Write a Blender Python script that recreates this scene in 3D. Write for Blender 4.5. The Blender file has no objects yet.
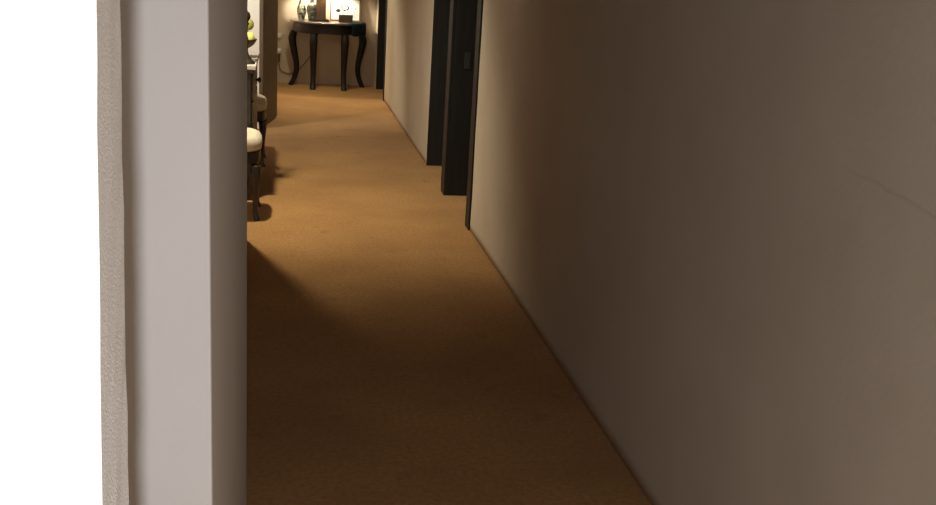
import bpy, bmesh, math, random
from mathutils import Vector, Matrix, noise
random.seed(4)
S = bpy.context.scene
COL = S.collection
PI = math.pi

# ------------------------------------------------------------------ materials
def srgb(r, g, b):
    f = lambda c: (c/255/12.92 if c/255 <= .04045 else ((c/255+.055)/1.055)**2.4)
    return (f(r), f(g), f(b), 1)

def mat(name, col, rough=.6, col2=None, scale=20, bump=0, bscale=80, spec=.4, stretch=None, metal=0,
        coat=0, sub=0, detail=4, mixpos=(.35, .65)):
    m = bpy.data.materials.new(name); m.use_nodes = True
    nt = m.node_tree; N = nt.nodes; L = nt.links
    b = N['Principled BSDF']
    b.inputs['Base Color'].default_value = col
    b.inputs['Roughness'].default_value = rough
    b.inputs['Specular IOR Level'].default_value = spec
    b.inputs['Metallic'].default_value = metal
    b.inputs['Coat Weight'].default_value = coat
    tc = N.new('ShaderNodeTexCoord')
    vec = tc.outputs['Object']
    if stretch:
        mp = N.new('ShaderNodeMapping'); mp.inputs['Scale'].default_value = stretch
        L.new(vec, mp.inputs['Vector']); vec = mp.outputs['Vector']
    if col2:
        n = N.new('ShaderNodeTexNoise'); n.inputs['Scale'].default_value = scale; n.inputs['Detail'].default_value = detail
        L.new(vec, n.inputs['Vector'])
        cr = N.new('ShaderNodeValToRGB')
        cr.color_ramp.elements[0].color = col; cr.color_ramp.elements[1].color = col2
        cr.color_ramp.elements[0].position = mixpos[0]; cr.color_ramp.elements[1].position = mixpos[1]
        L.new(n.outputs['Fac'], cr.inputs['Fac']); L.new(cr.outputs['Color'], b.inputs['Base Color'])
    if bump:
        n2 = N.new('ShaderNodeTexNoise'); n2.inputs['Scale'].default_value = bscale; n2.inputs['Detail'].default_value = 5
        L.new(vec, n2.inputs['Vector'])
        bp = N.new('ShaderNodeBump'); bp.inputs['Strength'].default_value = bump; bp.inputs['Distance'].default_value = .01
        L.new(n2.outputs['Fac'], bp.inputs['Height']); L.new(bp.outputs['Normal'], b.inputs['Normal'])
    return m

def carpet_mat():
    m = bpy.data.materials.new('tan_carpet'); m.use_nodes = True
    nt = m.node_tree; N = nt.nodes; L = nt.links; b = N['Principled BSDF']
    b.inputs['Roughness'].default_value = .95; b.inputs['Specular IOR Level'].default_value = .1
    b.inputs['Sheen Weight'].default_value = .15
    tc = N.new('ShaderNodeTexCoord')
    def ns(sc, det):
        n = N.new('ShaderNodeTexNoise'); n.inputs['Scale'].default_value = sc; n.inputs['Detail'].default_value = det
        L.new(tc.outputs['Object'], n.inputs['Vector']); return n.outputs['Fac']
    def ramp(fac, a, c, p0, p1):
        r = N.new('ShaderNodeValToRGB'); r.color_ramp.elements[0].color = a; r.color_ramp.elements[1].color = c
        r.color_ramp.elements[0].position = p0; r.color_ramp.elements[1].position = p1
        L.new(fac, r.inputs['Fac']); return r.outputs['Color']
    def mul(a, c, f=1):
        x = N.new('ShaderNodeMix'); x.data_type = 'RGBA'; x.blend_type = 'MULTIPLY'; x.inputs[0].default_value = f
        L.new(a, x.inputs[6]); L.new(c, x.inputs[7]); return x.outputs[2]
    base = ramp(ns(1.6, 3), (.47, .245, .088, 1), (.58, .315, .118, 1), .35, .65)
    pile = ramp(ns(55, 4), (.76, .74, .7, 1), (1, 1, 1, 1), .32, .62)
    spots = ramp(ns(7, 5), (.78, .74, .7, 1), (1, 1, 1, 1), .25, .38)
    L.new(mul(mul(base, pile), spots), b.inputs['Base Color'])
    bp = N.new('ShaderNodeBump'); bp.inputs['Strength'].default_value = .6; bp.inputs['Distance'].default_value = .012
    L.new(ns(220, 3), bp.inputs['Height']); L.new(bp.outputs['Normal'], b.inputs['Normal'])
    return m

def plaster_mat(name, a, c, bump=.25, bscale=90, speck=False, scuff=False):
    m = mat(name, a, .85, c, 2.2, bump, bscale, .15)
    nt = m.node_tree; N = nt.nodes; L = nt.links; b = N['Principled BSDF']
    src = b.inputs['Base Color'].links[0].from_socket
    tc = [n for n in N if n.type == 'TEX_COORD'][0]
    if speck:
        v = N.new('ShaderNodeTexNoise'); v.inputs['Scale'].default_value = 130; v.inputs['Detail'].default_value = 2
        L.new(tc.outputs['Object'], v.inputs['Vector'])
        r = N.new('ShaderNodeValToRGB'); r.color_ramp.elements[0].position = .66; r.color_ramp.elements[1].position = .72
        L.new(v.outputs['Fac'], r.inputs['Fac'])
        x = N.new('ShaderNodeMix'); x.data_type = 'RGBA'
        L.new(r.outputs['Color'], x.inputs[0]); L.new(src, x.inputs[6]); x.inputs[7].default_value = (.95, .93, .9, 1)
        L.new(x.outputs[2], b.inputs['Base Color']); src = x.outputs[2]
    if scuff:   # a faint long rub mark with its own place on the wall: z = 1.30 - .055*... along Y
        sp = N.new('ShaderNodeSeparateXYZ'); L.new(tc.outputs['Object'], sp.inputs[0])
        nz = N.new('ShaderNodeTexNoise'); nz.inputs['Scale'].default_value = 14; L.new(tc.outputs['Object'], nz.inputs['Vector'])
        def mth(op, p, q, clamp=False):
            o = N.new('ShaderNodeMath'); o.operation = op; o.use_clamp = clamp
            for i, s in enumerate((p, q)):
                if s is None: continue
                if isinstance(s, (int, float)): o.inputs[i].default_value = s
                else: L.new(s, o.inputs[i])
            return o.outputs[0]
        line = mth('ADD', mth('MULTIPLY', sp.outputs[1], .075), 1.091)
        d = mth('ABSOLUTE', mth('SUBTRACT', sp.outputs[2], mth('ADD', line, mth('MULTIPLY', mth('SUBTRACT', nz.outputs['Fac'], .5), .02))), None)
        k = mth('SUBTRACT', 1, mth('DIVIDE', d, .0055), True)
        w1 = mth('MULTIPLY', mth('SUBTRACT', sp.outputs[1], 1.5), 8, True)
        w2 = mth('MULTIPLY', mth('SUBTRACT', 2.05, sp.outputs[1]), 5, True)
        k = mth('MULTIPLY', mth('MULTIPLY', k, mth('MULTIPLY', w1, w2)), .15)
        x = N.new('ShaderNodeMix'); x.data_type = 'RGBA'
        L.new(k, x.inputs[0]); L.new(src, x.inputs[6]); x.inputs[7].default_value = (.12, .09, .07, 1)
        L.new(x.outputs[2], b.inputs['Base Color'])
    return m

def emis(name, col, strength):
    m = bpy.data.materials.new(name); m.use_nodes = True
    b = m.node_tree.nodes['Principled BSDF']
    b.inputs['Base Color'].default_value = col
    b.inputs['Emission Color'].default_value = col; b.inputs['Emission Strength'].default_value = strength
    return m

M = {}
M['carpet'] = carpet_mat()
M['cream'] = plaster_mat('cream_plaster', (.60, .52, .425, 1), (.65, .57, .475, 1), .07, 60, scuff=True)
M['wall_end'] = plaster_mat('beige_plaster', (.53, .45, .36, 1), (.57, .49, .40, 1), .15, 60)
M['white'] = plaster_mat('white_plaster', (.70, .67, .65, 1), (.74, .71, .69, 1), .10, 40)
M['nearwhite'] = plaster_mat('rough_white_plaster', (.93, .915, .90, 1), (.96, .945, .93, 1), .25, 420, speck=True)
M['dim'] = plaster_mat('unseen_wall_dark', (.26, .22, .18, 1), (.30, .25, .21, 1), .1, 60)  # unseen walls of the near room, made dark to cut bounced light
M['niche'] = plaster_mat('pale_plaster', (.82, .78, .72, 1), (.86, .82, .76, 1), .1, 60)
M['ceil'] = plaster_mat('ceiling_paint', (.40, .37, .33, 1), (.44, .41, .36, 1), .1, 60)
M['darkdoor'] = mat('dark_stained_door', (.011, .010, .010, 1), .55, (.017, .015, .014, 1), 6, .1, 30, .35, (6, 6, .6))
M['doorleaf'] = mat('brown_stained_doorleaf', (.105, .072, .045, 1), .6, (.14, .096, .06, 1), 8, .15, 40, .3, (6, 6, .5))  # brown wood of the open door leaf
M['mahog'] = mat('dark_mahogany', (.011, .008, .0085, 1), .4, (.018, .011, .011, 1), 7, .05, 40, .3, (1, 6, 6))
M['walnut'] = mat('dark_walnut', (.022, .014, .012, 1), .4, (.034, .021, .016, 1), 7, .05, 40, .5, (6, 1, 6), coat=.15)
M['tabletop'] = mat('polished_tabletop', (.10, .085, .08, 1), .28, (.14, .115, .105, 1), 6, 0, 40, .6, (1, 6, 6), coat=.3)
M['marble'] = mat('pale_stone_top', (.50, .46, .42, 1), .45, (.62, .58, .54, 1), 9, 0, 40, .5)
M['teal'] = mat('teal_cloth', (.012, .030, .031, 1), .9, (.018, .040, .040, 1), 40, .4, 300, .1)
M['seat'] = mat('cream_upholstery', (.66, .58, .44, 1), .9, (.74, .66, .51, 1), 30, .3, 260, .15)
M['porcA'] = mat('pale_porcelain_with_green_pattern', (.52, .55, .47, 1), .2, (.07, .10, .075, 1), 26, 0, 40, .5, detail=3, mixpos=(.46, .56))
M['porcB'] = mat('grey_porcelain_with_dark_pattern', (.10, .115, .11, 1), .25, (.34, .36, .34, 1), 38, 0, 40, .5, detail=3, mixpos=(.5, .62))
M['lampwood'] = mat('lamp_column_wood', (.10, .066, .045, 1), .5, (.15, .10, .07, 1), 8, .05, 40, .4, (6, 6, 1))
M['lampfoot'] = mat('olive_bronze', (.030, .026, .010, 1), .4, (.055, .048, .018, 1), 40, 0, 40, .5)
M['brass'] = mat('brass', (.6, .42, .16, 1), .3, metal=1)
M['shade'] = mat('linen_shade', (.80, .68, .48, 1), .9, (.84, .72, .52, 1), 60, .2, 300, .1)
M['shade'].node_tree.nodes['Principled BSDF'].inputs['Transmission Weight'].default_value = .25
M['bulb'] = emis('lit_bulb', (1, .87, .63, 1), 960)
M['frame'] = mat('red_brown_frame_wood', (.16, .060, .026, 1), .4, (.24, .095, .04, 1), 12, .05, 40, .5, (1, 6, 6))
M['mount'] = mat('cream_mount', (.78, .72, .60, 1), .7, spec=.2)
M['paper'] = mat('white_paper', (.82, .82, .81, 1), .8, (.88, .88, .87, 1), 8, spec=.2)
M['ink'] = mat('grey_ink', (.030, .022, .020, 1), .9, spec=.1)
M['wash'] = mat('pale_blue_wash', (.52, .57, .66, 1), .9, (.62, .66, .72, 1), 12, spec=.1)
M['box'] = mat('brown_box', (.085, .055, .036, 1), .5, (.12, .078, .05, 1), 12, .05, 40, .4, (1, 6, 6))
M['plug'] = mat('white_plastic', (.80, .78, .73, 1), .4, spec=.5)
M['orangeplug'] = mat('brown_plastic', (.11, .055, .022, 1), .45, spec=.4)
M['cord'] = mat('dark_cord', (.03, .022, .016, 1), .5, spec=.4)
M['metal'] = mat('worn_steel', (.065, .062, .06, 1), .5, metal=.6)
M['bowl'] = mat('glazed_dark_bowl', (.085, .068, .042, 1), .3, (.12, .095, .06, 1), 10, 0, 40, .5)
M['lime'] = mat('green_fruit_skin', (.22, .23, .05, 1), .4, (.30, .30, .075, 1), 9, .05, 200, .4)
M['yellow'] = mat('yellow_fruit_skin', (.72, .66, .16, 1), .4, (.80, .74, .24, 1), 9, .05, 200, .4)
M['stem'] = mat('fruit_stem', (.07, .045, .02, 1), .7)

# ------------------------------------------------------------------ mesh helpers
def link(name, bm, material, parent=None, smooth=False, loc=None, bevel=0, seg=2):
    me = bpy.data.meshes.new(name)
    bmesh.ops.recalc_face_normals(bm, faces=bm.faces[:])
    bm.to_mesh(me); bm.free()
    if smooth:
        for p in me.polygons: p.use_smooth = True
    for mm in (material if isinstance(material, (list, tuple)) else [material]): me.materials.append(mm)
    o = bpy.data.objects.new(name, me); COL.objects.link(o)
    if parent: o.parent = parent
    if loc: o.location = loc
    if bevel:
        md = o.modifiers.new('bevel', 'BEVEL'); md.width = bevel; md.segments = seg; md.limit_method = 'ANGLE'
    return o

def thing(name, label, cat, loc, rz=0, group=None):
    o = bpy.data.objects.new(name, None); COL.objects.link(o)
    o.location = loc; o.rotation_euler = (0, 0, rz); o.empty_display_size = .1
    o['label'] = label; o['category'] = cat
    if group: o['group'] = group
    return o

def struct(o): o['kind'] = 'structure'; return o

def box(bm, x0, x1, y0, y1, z0, z1):
    r = bmesh.ops.create_cube(bm, size=1)
    bmesh.ops.transform(bm, verts=r['verts'], matrix=Matrix.Translation(((x0+x1)/2, (y0+y1)/2, (z0+z1)/2)) @
                        Matrix.Diagonal((x1-x0, y1-y0, z1-z0, 1)))
    return r['verts']

def bbox(*a):
    bm = bmesh.new(); box(bm, *a); return bm

def lathe(prof, n=32, cap=True):
    bm = bmesh.new(); rings = []
    for r, z in prof:
        rings.append([bm.verts.new((r*math.cos(2*PI*i/n), r*math.sin(2*PI*i/n), z)) for i in range(n)])
    for a, b in zip(rings, rings[1:]):
        for i in range(n): bm.faces.new((a[i], a[(i+1) % n], b[(i+1) % n], b[i]))
    if cap:
        bm.faces.new(rings[0][::-1]); bm.faces.new(rings[-1])
    return bm

def spline(pts, n):
    """Catmull-Rom through tuples"""
    out = []; P = [pts[0]] + list(pts) + [pts[-1]]
    for i in range(1, len(P)-2):
        for k in range(n):
            t = k/n; p0, p1, p2, p3 = P[i-1], P[i], P[i+1], P[i+2]
            out.append(tuple(.5*((2*b)+(-a+c)*t+(2*a-5*b+4*c-d)*t*t+(-a+3*b-3*c+d)*t**3) for a, b, c, d in zip(p0, p1, p2, p3)))
    out.append(tuple(pts[-1])); return out

def loft(path, n=12, sq=3.0):
    """path of (x,y,z,rx,ry): superellipse sections in horizontal planes (for legs and posts)"""
    bm = bmesh.new(); rings = []
    for x, y, z, rx, ry in path:
        ring = []
        for i in range(n):
            a = 2*PI*(i+.5)/n; c, s = math.cos(a), math.sin(a)
            ring.append(bm.verts.new((x+rx*math.copysign(abs(c)**(2/sq), c), y+ry*math.copysign(abs(s)**(2/sq), s), z)))
        rings.append(ring)
    for a, b in zip(rings, rings[1:]):
        for i in range(n): bm.faces.new((a[i], a[(i+1) % n], b[(i+1) % n], b[i]))
    bm.faces.new(rings[0][::-1]); bm.faces.new(rings[-1])
    return bm

def tube(pts, r, n=8):
    bm = bmesh.new(); rings = []
    P = [Vector(p) for p in pts]; up = Vector((0, 0, 1))
    for i, p in enumerate(P):
        d = (P[min(i+1, len(P)-1)]-P[max(i-1, 0)]).normalized()
        u = d.cross(up); u = u.normalized() if u.length > 1e-3 else Vector((1, 0, 0)); v = d.cross(u)
        rings.append([bm.verts.new(p+r*(math.cos(2*PI*k/n)*u+math.sin(2*PI*k/n)*v)) for k in range(n)])
    for a, b in zip(rings, rings[1:]):
        for i in range(n): bm.faces.new((a[i], a[(i+1) % n], b[(i+1) % n], b[i]))
    bm.faces.new(rings[0][::-1]); bm.faces.new(rings[-1])
    return bm

def prism(outline, z0, z1):
    bm = bmesh.new()
    a = [bm.verts.new((x, y, z0)) for x, y in outline]; b = [bm.verts.new((x, y, z1)) for x, y in outline]
    n = len(a)
    for i in range(n): bm.faces.new((a[i], a[(i+1) % n], b[(i+1) % n], b[i]))
    bm.faces.new(a[::-1]); bm.faces.new(b)
    return bm

def cushion(w, d, h, n=18, p=4.0):
    """rounded pad centred on origin, base at z=0"""
    bm = bmesh.new(); rings = []
    prof = [(.93, 0), (.985, .1*h), (1.0, .32*h), (.985, .55*h), (.93, .76*h), (.80, .90*h), (.55, .97*h), (.25, h)]
    for s, z in prof:
        ring = []
        for i in range(4*n):
            a = 2*PI*i/(4*n); c, q = math.cos(a), math.sin(a)
            ring.append(bm.verts.new((s*w/2*math.copysign(abs(c)**(2/p), c), s*d/2*math.copysign(abs(q)**(2/p), q), z)))
        rings.append(ring)
    for a, b in zip(rings, rings[1:]):
        m = len(a)
        for i in range(m): bm.faces.new((a[i], a[(i+1) % m], b[(i+1) % m], b[i]))
    bm.faces.new(rings[0][::-1]); bm.faces.new(rings[-1])
    return bm

def wall_grid(X, y0, y1, z0, z1, thick, amp, step=.05):
    """a plastered wall panel facing -X, its face gently uneven, closed box behind"""
    bm = bmesh.new(); ny = max(2, int((y1-y0)/step)); nz = max(2, int((z1-z0)/step))
    g = []
    for j in range(ny+1):
        row = []
        for k in range(nz+1):
            y = y0+(y1-y0)*j/ny; z = z0+(z1-z0)*k/nz
            e = min(1, (y1-y)/.15, (y-y0)/.15)
            dx = amp*e*(noise.noise(Vector((y*2.2, z*2.2, .3)))+.5*noise.noise(Vector((y*9, z*6, 4.1))))
            row.append(bm.verts.new((X+dx, y, z)))
        g.append(row)
    for j in range(ny):
        for k in range(nz): bm.faces.new((g[j][k], g[j+1][k], g[j+1][k+1], g[j][k+1]))
    bk = [bm.verts.new((X+thick, y, z)) for y, z in ((y0, z0), (y1, z0), (y1, z1), (y0, z1))]
    bm.faces.new(bk)
    bm.faces.new([g[j][0] for j in range(ny+1)]+[bk[1], bk[0]])
    bm.faces.new([g[j][nz] for j in range(ny, -1, -1)]+[bk[3], bk[2]][::1])
    bm.faces.new([g[0][k] for k in range(nz, -1, -1)]+[bk[0], bk[3]])
    bm.faces.new([g[ny][k] for k in range(nz+1)]+[bk[2], bk[1]])
    return bm

# ------------------------------------------------------------------ setting
XR = 1.15          # face of the right wall
YE = 13.92          # end wall
HC = 2.55
struct(link('floor', bbox(-3.8, 1.75, -2.6, YE+.15, -.06, 0), M['carpet']))
struct(link('ceiling', bbox(-3.8, 1.75, -2.6, YE+.15, HC, HC+.1), M['ceil']))

bm = wall_grid(XR, -2.6, 6.42, 0, HC, .30, .003)
tmp = bpy.data.meshes.new('t')
def add(bm, other):
    other.to_mesh(tmp); other.free(); bm.from_mesh(tmp)
add(bm, wall_grid(XR, 8.46, 12.47, 0, HC, .30, .002))
add(bm, bbox(XR, XR+.30, 13.63, YE, 0, HC))
add(bm, bbox(XR, XR+.30, 6.42, 8.46, 2.12, HC))
add(bm, bbox(XR, XR+.30, 12.47, 13.63, 2.12, HC))
add(bm, bbox(XR+.03, XR+.30, 7.33, 7.46, 0, 2.12))
wr = struct(link('wall_right', bm, M['cream']))
for p in wr.data.polygons: p.use_smooth = p.normal.x < -.9 and p.area < .01
struct(link('wall_end', bbox(-.3, XR+.30, YE, YE+.15, 0, HC), M['wall_end']))
# left side: long corridor wall stub, pier, niche and the far stretch
bm = bmesh.new()
vs = box(bm, -.76, -.098, 1.41, 2.80, 0, HC)
struct(link('wall_left', bm, M['white'], bevel=.004))
struct(link('wall_left_corridor', bbox(-.76, -.21, 2.80, 5.99, 0, HC), M['cream'], bevel=.003))
struct(link('wall_niche_front', bbox(-3.6, -.76, 5.85, 5.99, 0, HC), M['niche']))
struct(link('wall_left_niche', bbox(-3.75, -3.6, 5.85, 10.22, 0, HC), M['niche']))
struct(link('wall_left_return', bbox(-3.6, -.222, 10.10, 10.22, 0, HC), M['niche']))
struct(link('wall_left_far', bbox(-.36, -.24, 10.2201, YE, 0, HC), M['wall_end']))
def open_leaf():
    a = Vector((-.208, 10.085, 0)); b = Vector((-.082, 10.87, 0)); d = b-a
    o = thing('door_4', '', '', a); del o['label']; del o['category']; struct(o)
    o.rotation_euler = (0, 0, math.atan2(d.y, d.x))
    w = d.length
    bm = bbox(0, w, 0, .038, .012, 2.06)
    leaf = link('leaf', bm, M['doorleaf'], o, bevel=.004)
    link('door_handle', tube([(w-.07, .0445, 1.02), (w-.07, .10, 1.02), (w-.10, .104, 1.02), (w-.18, .10, 1.015)], .009), M['metal'], leaf, smooth=True)
    for z in (.25, 1.0, 1.8): link('hinge', lathe([(.008, z), (.008, z+.09)], 12), M['metal'], leaf)
open_leaf()
# the near wall end beside the camera: edge a little out of plumb, as in the photograph
bm = bmesh.new()
def xw(y, z): return (-.1165-.023*(1.566-z)) if y < .75 else (-.120-.012*(1.56-z))
nz, ny = 60, 4
g = []
for k in range(nz+1):
    z = HC*k/nz
    row = [bm.verts.new((-2.2, .70, z)), bm.verts.new((-.30, .70, z))]
    for j in range(ny+1):
        y = .70+.12*j/ny
        x = xw(.70, z)*(1-j/ny)+xw(.82, z)*j/ny
        row.append(bm.verts.new((x+.0012*noise.noise(Vector((y*30, z*30, 0))), y, z)))
    row += [bm.verts.new((-2.2, .82, z))]
    g.append(row)
for a, b in zip(g, g[1:]):
    m_ = len(a)
    for i in range(m_): bm.faces.new((a[i], a[(i+1) % m_], b[(i+1) % m_], b[i]))
bm.faces.new(g[0][::-1]); bm.faces.new(g[-1])
struct(link('wall_near', bm, M['nearwhite']))
struct(link('wall_back', bbox(-2.2, XR+.3, -2.75, -2.6, 0, HC), M['dim']))
struct(link('wall_side', bbox(-2.35, -2.2, -2.75, 1.41, 0, HC), M['dim']))
struct(link('wall_recess', bbox(-2.2, -.76, 1.41, 1.53, 0, HC), M['dim']))

def door(n, y0, y1, near_w, far_w, depth=.20, plate=False, far_proj=.022):
    """dark timber door set deep in the wall between y0 and y1 (clear opening); jambs, casings, leaf"""
    d = thing('door_%d' % n, '', '', (XR, y0, 0)); del d['label']; del d['category']; struct(d)
    h = 2.08; w = y1-y0
    def part(nm, *a, bevel=.003): return link(nm, bbox(*a), M['darkdoor'], d, bevel=bevel)
    part('jamb', .0, depth+.05, -.035, 0, 0, h)                       # near reveal
    j = part('jamb', .0, depth+.05, w, w+.03, 0, h)                   # far reveal, faces the camera
    part('head', .0, depth+.05, -.035, w+.03, h, h+.04)
    part('architrave', -.012, -.0005, -near_w, 0, 0, h+.07)
    part('architrave', -far_proj, -.0005, w, w+far_w, 0, h+.07)
    part('architrave', -.012, -.0005, 0, w, h, h+.07)
    bm = bbox(depth, depth+.04, .004, w-.004, .012, h-.004)
    for z0, z1 in ((.18, .92), (1.08, 1.92)):
        box(bm, depth-.008, depth, .12, w-.12, z0, z1)
    leaf = link('leaf', bm, M['darkdoor'], d, bevel=.004)
    hd = link('door_handle', tube([(depth, .10, 1.0), (depth-.05, .10, 1.0), (depth-.055, .13, 1.0), (depth-.052, .21, .995)], .009), M['metal'], leaf, smooth=True)
    if plate:
        s = link('strike_plate', bbox(.075, .115, w-.004, w-.0003, .905, 1.02), M['metal'], d, bevel=.001)
        s['label'] = 'worn steel strike plate'
    return d
door(1, 6.42, 7.30, .13, .155, .20, plate=True, far_proj=.024)
door(2, 7.49, 8.43, .01, .012, .20, far_proj=.004)
door(3, 12.50, 13.60, .06, .012, .20, far_proj=.004)

# ------------------------------------------------------------------ console table
ZT = .825
tb = thing('console_table', 'dark mahogany bow-front console table with four curved legs against the end wall', 'table', (.525, 13.55, 0))
def bow(a, yb, yf, n=40, e=2.5):
    pts = [(a, yb), (-a, yb)]
    for i in range(1, n):
        t = PI+PI*i/n
        c, s = math.cos(t), math.sin(t)
        pts.append((a*math.copysign(abs(c)**(2/e), c), yb-.06+(yb-.06-yf)*-abs(s)**(2/e)))
    return pts
YB, YF = .345, -.33
link('tabletop', prism(bow(.475, YB, YF), ZT-.022, ZT), M['tabletop'], tb, bevel=.006)
bm = prism(bow(.435, YB-.02, YF+.035), ZT-.125, ZT-.0225)
link('apron', bm, M['mahog'], tb, bevel=.004)
bm = prism(bow(.442, YB-.02, YF+.028), ZT-.138, ZT-.1255)
link('moulding', bm, M['mahog'], tb, bevel=.005)
def tleg(x, y, dx, dy):
    """cabriole leg: knee swells outward along (dx,dy), ankle drawn in, foot flared out"""
    prof = [(ZT-.1385, .000, .044), (.60, .018, .050), (.52, .012, .047), (.40, -.008, .042), (.28, -.026, .037), (.18, -.026, .034),
            (.09, -.008, .032), (.04, .012, .034), (.012, .024, .036), (0, .024, .032)]
    p = spline([(x+dx*o, y+dy*o, z, r, r) for z, o, r in prof], 5)
    return link('leg', loft(p, 16, 2.8), M['mahog'], tb, smooth=True)
tleg(-.425, .20, -1.25, .1); tleg(.425, .20, 1.25, .1)
tleg(-.190, -.225, -.10, -1.0); tleg(.193, -.225, .10, -1.0)

# teal cloth over the right end
bm = bmesh.new()
ol = bow(.475, YB, YF, 80)[2:]
cx, cy = 0, YB-.06
front = [p for p in ol if p[0] > .26 and p[1] < .16]
# walk the edge from the front towards the right end
front = spline(front, 3)
rows = []
for i, (x, y) in enumerate(front):
    k = i/(len(front)-1)
    nrm = Vector((x*.6, y-.15, 0)).normalized()
    col = []
    top_in = Vector((x, y, 0))-nrm*.16
    for f in (0, .25, .5, .75, .95):
        q = top_in.lerp(Vector((x, y, 0)), f); col.append((q.x, q.y, ZT+.003))
    hang = .14+.015*math.sin(k*9)
    for j in range(1, 8):
        f = j/7; o = .010+.006*f*math.sin(k*16+1)
        col.append((x+nrm.x*o, y+nrm.y*o, ZT+.002-hang*f))
    rows.append([bm.verts.new((a+.525, b+13.55, c)) for a, b, c in col])
for a, b in zip(rows, rows[1:]):
    for i in range(len(a)-1): bm.faces.new((a[i], a[i+1], b[i+1], b[i]))
cl = link('table_cloth', bm, M['teal'], smooth=True)
md = cl.modifiers.new('thick', 'SOLIDIFY'); md.thickness = .002; md.offset = 1
cl['label'] = 'small teal cloth hanging over the right end of the console table'; cl['category'] = 'cloth'

# ------------------------------------------------------------------ things on the table
def lathe_thing(name, prof, m, label, cat, loc, parts=(), group=None):
    o = thing(name, label, cat, loc, 0, group)
    for nm, pr, mm in [('body', prof, m)] + list(parts):
        link(nm, lathe(spline(pr, 4), 32), mm, o, smooth=True)
    return o
lathe_thing('vase', [(.040, 0), (.044, .008), (.040, .02), (.052, .06), (.060, .10), (.057, .14), (.042, .19), (.026, .23), (.021, .27), (.022, .31), (.032, .345), (.034, .35)],
            M['porcA'], 'pale green-patterned pear-shaped vase, leftmost on the console table', 'vase', (.19, 13.74, ZT+.001),
            [('foot_ring', [(.042, 0), (.044, .004), (.042, .008)], M['porcA'])])
lathe_thing('vase', [(.040, 0), (.044, .01), (.052, .05), (.064, .11), (.067, .15), (.058, .185), (.036, .205), (.027, .215), (.027, .235), (.035, .262), (.037, .268), (.033, .268)],
            M['porcB'], 'dark grey-patterned broad-shouldered vase beside the wooden lamp column', 'vase', (.318, 13.68, ZT+.001),
            [('foot_ring', [(.043, 0), (.045, .004), (.043, .009)], M['lampfoot'])])
# table lamp
LX, LY = .428, 13.60
lp = thing('table_lamp', 'lit table lamp with square brown wooden column on the console table', 'lamp', (LX, LY, ZT+.001))
link('base', bbox(-.10, .10, -.065, .065, 0, .026), M['lampfoot'], lp, bevel=.006)
link('column', loft([(0, 0, .0262, .064, .045), (0, 0, .06, .061, .043), (0, 0, .30, .064, .044), (0, 0, .32, .05, .036)], 24, 8), M['lampwood'], lp, bevel=.002)
link('stem', lathe([(.012, .3202), (.012, .36), (.018, .365), (.018, .41), (.012, .415)], 16), M['brass'], lp, smooth=True)
link('bulb', lathe(spline([(.012, .4152), (.024, .44), (.030, .465), (.022, .495), (.004, .505)], 4), 16), M['bulb'], lp, smooth=True)
bm = bmesh.new()
n = 40
r0 = [bm.verts.new((.20*math.cos(2*PI*i/n), .20*math.sin(2*PI*i/n), .375)) for i in range(n)]
r1 = [bm.verts.new((.13*math.cos(2*PI*i/n), .13*math.sin(2*PI*i/n), .62)) for i in range(n)]
for i in range(n): bm.faces.new((r0[i], r0[(i+1) % n], r1[(i+1) % n], r1[i]))
sh = link('lamp_shade', bm, M['shade'], lp, smooth=True)
md = sh.modifiers.new('t', 'SOLIDIFY'); md.thickness = .002
bm = tube([(-.199, 0, .377), (0, 0, .368), (.199, 0, .377)], .002)
add(bm, tube([(0, -.199, .377), (0, 0, .368), (0, .199, .377)], .002))
link('shade_spider', bm, M['brass'], lp)
# cord behind the table down to the plug in the corner
cp = spline([(.03, .072, .012), (.02, .24, .012), (.0, .302, -.02), (-.06, .308, -.33), (-.14, .305, -.50), (-.28, .305, -.66), (-.40, .305, -.70), (-.49, .300, -.66), (-.5125, .288, -.58)], 8)
c = link('power_cord', tube([(p[0]+LX, p[1]+LY, p[2]+ZT) for p in cp], .0045), M['cord'], None, smooth=True); c['label'] = 'thin dark cord looping down the wall behind the console table'; c['category'] = 'cord'

# picture leaning against the wall
pf = thing('picture_frame', 'framed ink drawing in red-brown wood standing at the right of the table', 'picture', (.742, 13.83, ZT+.001))
pf.rotation_euler = (math.radians(-9), 0, math.radians(-2))
W2, HH, fw = .195, .29, .016
for nm, a in (('frame_rail', (-W2, W2, 0, .02, 0, fw)), ('frame_rail', (-W2, W2, 0, .02, HH-fw, HH)),
              ('frame_rail', (-W2, -W2+fw, 0, .02, fw, HH-fw)), ('frame_rail', (W2-fw, W2, 0, .02, fw, HH-fw))):
    link(nm, bbox(*a), M['frame'], pf, bevel=.003)
link('mount', bbox(-W2+fw, W2-fw, .012, .018, fw, HH-fw), M['mount'], pf)
pp = link('drawing', bbox(-W2+fw+.006, W2-fw-.006, .0100, .0118, fw+.006, HH-fw-.006), M['paper'], pf)
def blob(pts): return prism([(x, z) for x, z in pts], 0, 1)
def ink(shapes, m, nm):   # each mark is a thin layer of ink on the paper
    bm = bmesh.new()
    for pts in shapes:
        a = [bm.verts.new((x, .0096, z)) for x, z in pts]; b = [bm.verts.new((x, .0099, z)) for x, z in pts]
        k = len(a)
        for i in range(k): bm.faces.new((a[i], a[(i+1) % k], b[(i+1) % k], b[i]))
        bm.faces.new(a); bm.faces.new(b[::-1])
    return link(nm, bm, m, pp)
def stroke(x0, z0, x1, z1, w):
    d = Vector((x1-x0, z1-z0)); p = Vector((-d.y, d.x)).normalized()*w/2
    return [(x0+p.x, z0+p.y), (x0-p.x, z0-p.y), (x1-p.x*.6, z1-p.y*.6), (x1+p.x*.6, z1+p.y*.6)]
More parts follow.
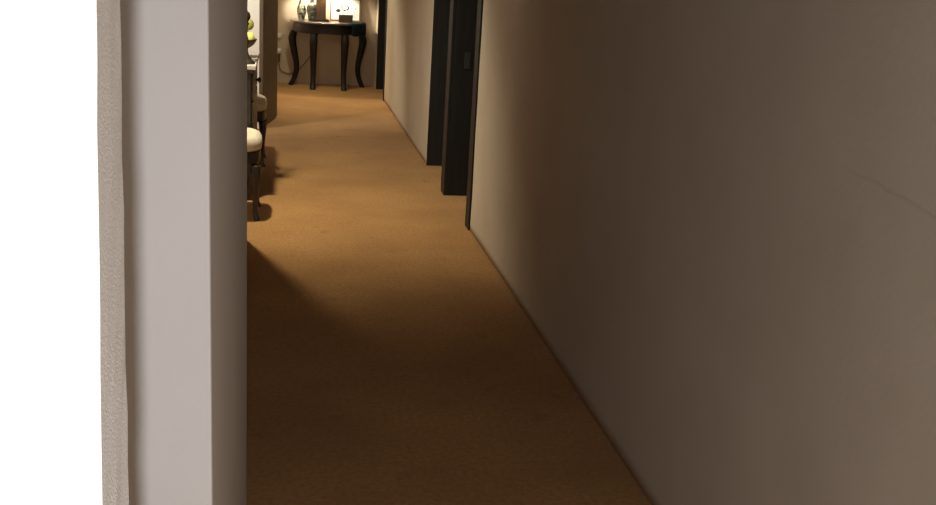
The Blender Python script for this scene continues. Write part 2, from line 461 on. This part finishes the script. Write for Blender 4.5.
def oval(x, z, a, b, n=14, w=.15):
    return [(x+a*math.cos(2*PI*i/n)*(1+w*math.sin(i*2.3)), z+b*math.sin(2*PI*i/n)) for i in range(n)]
ink([oval(.105, .075, .06, .045), oval(.125, .125, .02, .02)], M['wash'], 'wash_patch')
ink([stroke(-.055, .200, -.015, .125, .016), stroke(-.020, .132, .034, .148, .020), stroke(.030, .142, .044, .176, .024), stroke(.044, .172, .006, .216, .016)], M['ink'], 'ink_figure')
ink([oval(-.088, .130, .030, .022), stroke(-.135, .122, -.062, .118, .014)], M['ink'], 'ink_rock')
for a in (oval(-.060, .245, .008, .012), oval(.133, .160, .011, .008), stroke(.056, .172, .120, .162, .005)): ink([a], M['ink'], 'ink_mark')
# small box in front
bx = thing('wooden_box', 'small plain brown box in front of the framed drawing', 'box', (.735, 13.56, ZT+.001), math.radians(-3))
link('body', bbox(-.088, .088, -.04, .04, 0, .068), M['box'], bx, bevel=.003)
link('lid', bbox(-.090, .090, -.042, .042, .0685, .094), M['box'], bx, bevel=.004)

# wall sockets in the left corner
def plug(z, label, hang):
    o = thing('wall_socket', label, 'socket', (-.085, YE, z), 0, None)
    link('face_plate', bbox(-.030, .030, -.009, -.0005, -.034, .034), M['plug'], o, bevel=.003)
    link('plug', loft([(0, -.030, -.028, .016, .020), (0, -.032, -.01, .021, .022), (0, -.032, .018, .021, .022), (0, -.03, .03, .014, .018)], 16, 3), M['plug'], o, smooth=True)
    if hang:
        q = link('adapter', loft([(0, -.032, -.145, .008, .010), (0, -.032, -.12, .013, .014), (0, -.032, -.05, .015, .015), (0, -.031, -.029, .012, .014)], 12, 3), M['orangeplug'], o, smooth=True)
        q['label'] = 'brown cord grip below the plug'
plug(.600, 'upper white wall socket low in the corner left of the console table', False)
plug(.405, 'lower white wall socket with a brown cord grip, left of the console table', True)

# ------------------------------------------------------------------ sideboard in the niche
sb = thing('sideboard', 'dark wooden sideboard with pale top beyond the left wall edge', 'sideboard', (-.42, 7.495, 0))
link('top', bbox(-.265, .230, -.525, .525, .872, .90), M['marble'], sb, bevel=.004)
link('edge_moulding', bbox(-.262, .222, -.518, .518, .850, .8715), M['walnut'], sb, bevel=.004)
link('body', bbox(-.26, .200, -.505, .505, .16, .8495), M['walnut'], sb, bevel=.004)
d = link('drawer', bbox(.2005, .214, -.49, .49, .67, .83), M['walnut'], sb, bevel=.003)
kb = link('knob', lathe(spline([(.008, 0), (.008, .012), (.018, .02), (.020, .03), (.010, .038)], 3), 16), M['metal'], d, smooth=True)
kb.rotation_euler = (0, PI/2, 0); kb.location = (.2142, .0, .752)
for k in range(2):
    link('door', bbox(.2005, .214, -.49+k*.494, -.004+k*.494, .19, .655), M['walnut'], sb, bevel=.003)
for x in (-.21, .165):
    for y in (-.46, .46):
        link('leg', loft(spline([(x, y, .1595, .036, .036), (x, y, .12, .034, .034), (x, y, .06, .022, .022), (x, y, .02, .026, .026), (x, y, 0, .024, .024)], 4), 12, 3), M['walnut'], sb, smooth=True)

# bowl of fruit
BX, BY, BZ = -.335, 7.50, .901
fb = thing('fruit_bowl', 'dark footed bowl of yellow-green fruit on the sideboard', 'bowl', (BX, BY, BZ))
bm = lathe(spline([(.05, .012), (.028, .03), (.03, .042), (.075, .062), (.115, .09), (.138, .125), (.134, .127), (.105, .097), (.06, .072), (.001, .066)], 4), 40, cap=True)
link('bowl', bm, M['bowl'], fb, smooth=True)
link('foot', lathe([(.062, 0), (.064, .006), (.050, .0118)], 32), M['bowl'], fb, smooth=True)
def fruit(x, y, z, r, m, name, label):
    o = thing(name, label, 'fruit', (BX+x, BY+y, BZ+z), random.random()*6)
    link('body', lathe(spline([(.004, -.86*r), (.45*r, -.95*r), (.9*r, -.5*r), (r, .1*r), (.8*r, .68*r), (.4*r, .93*r), (.004, .82*r)], 4), 24), m, o, smooth=True)
    link('stem', tube([(0, 0, .80*r), (.003, 0, 1.05*r), (.006, .002, 1.15*r)], .0025, 6), M['stem'], o, smooth=True)
fruit(.083, -.030, .140, .040, M['yellow'], 'yellow_apple', 'yellow apple at the right rim of the fruit bowl')
fruit(.070, .062, .138, .038, M['lime'], 'green_apple', 'green apple behind the yellow apple in the fruit bowl')
fruit(-.035, -.065, .130, .038, M['lime'], 'green_apple', 'green apple at the near left of the fruit bowl')
fruit(-.045, .045, .130, .038, M['yellow'], 'yellow_apple', 'yellow apple at the far left of the fruit bowl')
fruit(.078, .022, .224, .038, M['lime'], 'green_apple', 'green apple piled on top of the fruit bowl')

# tall carved candlestick on the sideboard
cl = thing('candlestick', 'tall dark carved wooden candlestick on the near corner of the sideboard', 'candlestick', (-.262, 7.10, .901))
link('base', lathe(spline([(.062, 0), (.064, .012), (.050, .022), (.034, .04), (.024, .06)], 4), 28), M['walnut'], cl, smooth=True)
link('column', lathe(spline([(.024, .0602), (.018, .09), (.024, .14), (.016, .18), (.017, .235), (.025, .252), (.026, .258), (.020, .268), (.032, .29), (.034, .305), (.028, .325), (.016, .335),
                             (.014, .36), (.016, .44), (.014, .50), (.02, .51)], 3), 28), M['walnut'], cl, smooth=True)
link('cup', lathe(spline([(.018, .5102), (.034, .525), (.036, .535), (.022, .545), (.022, .56)], 3), 24), M['brass'], cl, smooth=True)
link('candle', lathe([(.0125, .5602), (.012, .72), (.004, .725)], 16), M['mount'], cl, smooth=True)

# ------------------------------------------------------------------ chairs facing the corridor
def chair(y, label):
    """local +X is the front; origin under the seat centre"""
    o = thing('dining_chair', label, 'chair', (-.362, y, 0), 0, 'chairs beside the sideboard')
    p = link('seat', cushion(.445, .45, .105), M['seat'], o, smooth=True, loc=(0, 0, .4255))
    p['label'] = 'cream padded seat'
    link('seat_rail', loft([(-.005, 0, .345, .205, .208), (0, 0, .36, .212, .214), (0, 0, .425, .212, .214)], 48, 6), M['walnut'], o)
    for sy in (-1, 1):
        link('leg', loft(spline([(.185, sy*.185, .3445, .026, .026), (.192, sy*.188, .28, .026, .026), (.185, sy*.186, .14, .018, .018), (.186, sy*.187, .04, .016, .016), (.196, sy*.19, 0, .020, .020)], 4), 12, 3.5), M['walnut'], o, smooth=True)
        link('leg', loft(spline([(-.26, sy*.18, 0, .017, .017), (-.225, sy*.18, .2, .018, .018), (-.195, sy*.18, .3445, .020, .020)], 4), 12, 3.5), M['walnut'], o, smooth=True)
        link('back_post', loft(spline([(-.235, sy*.18, .40, .016, .018), (-.242, sy*.18, .6, .016, .017), (-.262, sy*.185, .8, .015, .016), (-.295, sy*.19, .99, .014, .015)], 4), 12, 3.5), M['walnut'], o, smooth=True)
    bm = bmesh.new()
    ring = []
    for i in range(13):
        t = -1+2*i/12; z = .955+.045*(1-t*t)
        box(bm, -.305+.012*(1-t*t), -.285+.012*(1-t*t), t*.17-.018, t*.17+.018, z-.07, z)
    link('top_rail', bm, M['walnut'], o, bevel=.003)
    bm = bmesh.new()
    for z, w in ((.56, .05), (.62, .07), (.69, .085), (.76, .07), (.83, .06), (.895, .075)):
        box(bm, -.262-.10*(z-.62)**1 if z > .62 else -.262, (-.262-.10*(z-.62) if z > .62 else -.262)+.012, -w, w, z-.042, z+.042)
    link('splat', bm, M['walnut'], o, bevel=.003)
    link('lower_rail', bbox(-.256, -.236, -.165, .165, .49, .535), M['walnut'], o, bevel=.003)
    return o
chair(6.67, 'dark chair with cream padded seat, nearest beyond the left wall edge')
chair(8.42, 'dark chair with cream padded seat beyond the sideboard, beside the open brown door')

# ------------------------------------------------------------------ lights
def point(name, loc, power, col, r):
    l = bpy.data.lights.new(name, 'POINT'); l.energy = power; l.color = col; l.shadow_soft_size = r
    o = bpy.data.objects.new(name, l); COL.objects.link(o); o.location = loc; return o
def area(name, loc, power, col, size, rot=(0, 0, 0)):
    l = bpy.data.lights.new(name, 'AREA'); l.shape = 'DISK'; l.size = size; l.energy = power; l.color = col
    o = bpy.data.objects.new(name, l); COL.objects.link(o); o.location = loc; o.rotation_euler = rot; return o
def spot(name, loc, to, power, col, r, deg, blend):
    l = bpy.data.lights.new(name, 'SPOT'); l.energy = power; l.color = col; l.shadow_soft_size = r
    l.spot_size = math.radians(deg); l.spot_blend = blend
    o = bpy.data.objects.new(name, l); COL.objects.link(o); o.location = loc
    o.rotation_euler = (Vector(to)-Vector(loc)).to_track_quat('-Z', 'Y').to_euler(); return o
WARM = (1, .72, .42)
point('room_light', (.000, -.30, 1.12), 54, (1, .995, 1), .022)
spot('niche_downlight', (-.41, 6.57, 2.42), (-.26, 7.40, 0), 225, (1, .90, .66), .045, 136, 1)
spot('return_wall_fill', (-.95, 9.30, 1.95), (-.42, 10.1, 1.15), 82, (1, .94, .80), .06, 62, .8)  # added fill, only to brighten the return wall; no known lamp there
point('side_room_light', (-1.8, 7.10, 1.9), 22, (1, .90, .74), .40)
spot('corridor_ceiling_light', (.27, 12.0, HC-.03), (.27, 12.1, 0), 128, (1, .89, .61), .12, 122, 1)
w = bpy.data.worlds.new('World'); S.world = w; w.use_nodes = True
w.node_tree.nodes['Background'].inputs[0].default_value = (1, .85, .7, 1)
w.node_tree.nodes['Background'].inputs[1].default_value = .004

# ------------------------------------------------------------------ camera
F, CX, CY = 1050., 468., 252.5
v = lambda x, y: Vector((x-CX, y-CY, F)).normalized()
dy = v(287, -45); dn = v(240, 4150); dn = (dn-dn.dot(dy)*dy).normalized(); dx = dn.cross(dy)
# rows: world axes in camera (x right, y down, z forward) -> Blender camera (x right, y up, z back)
R = Matrix((dx, dy, -dn)) @ Matrix(((1, 0, 0), (0, -1, 0), (0, 0, -1)))
cd = bpy.data.cameras.new('camera'); cam = bpy.data.objects.new('camera', cd); COL.objects.link(cam)
cam.matrix_world = Matrix.Translation((0, 0, 1.6)) @ R.to_4x4()
cd.sensor_width = 36; cd.lens = F/936*36; cd.clip_start = .02
S.camera = cam
bpy.data.meshes.remove(tmp)

S.view_settings.view_transform = 'Standard'; S.view_settings.look = 'None'
S.view_settings.exposure = 0; S.view_settings.gamma = 1
S.view_settings.use_curve_mapping = False
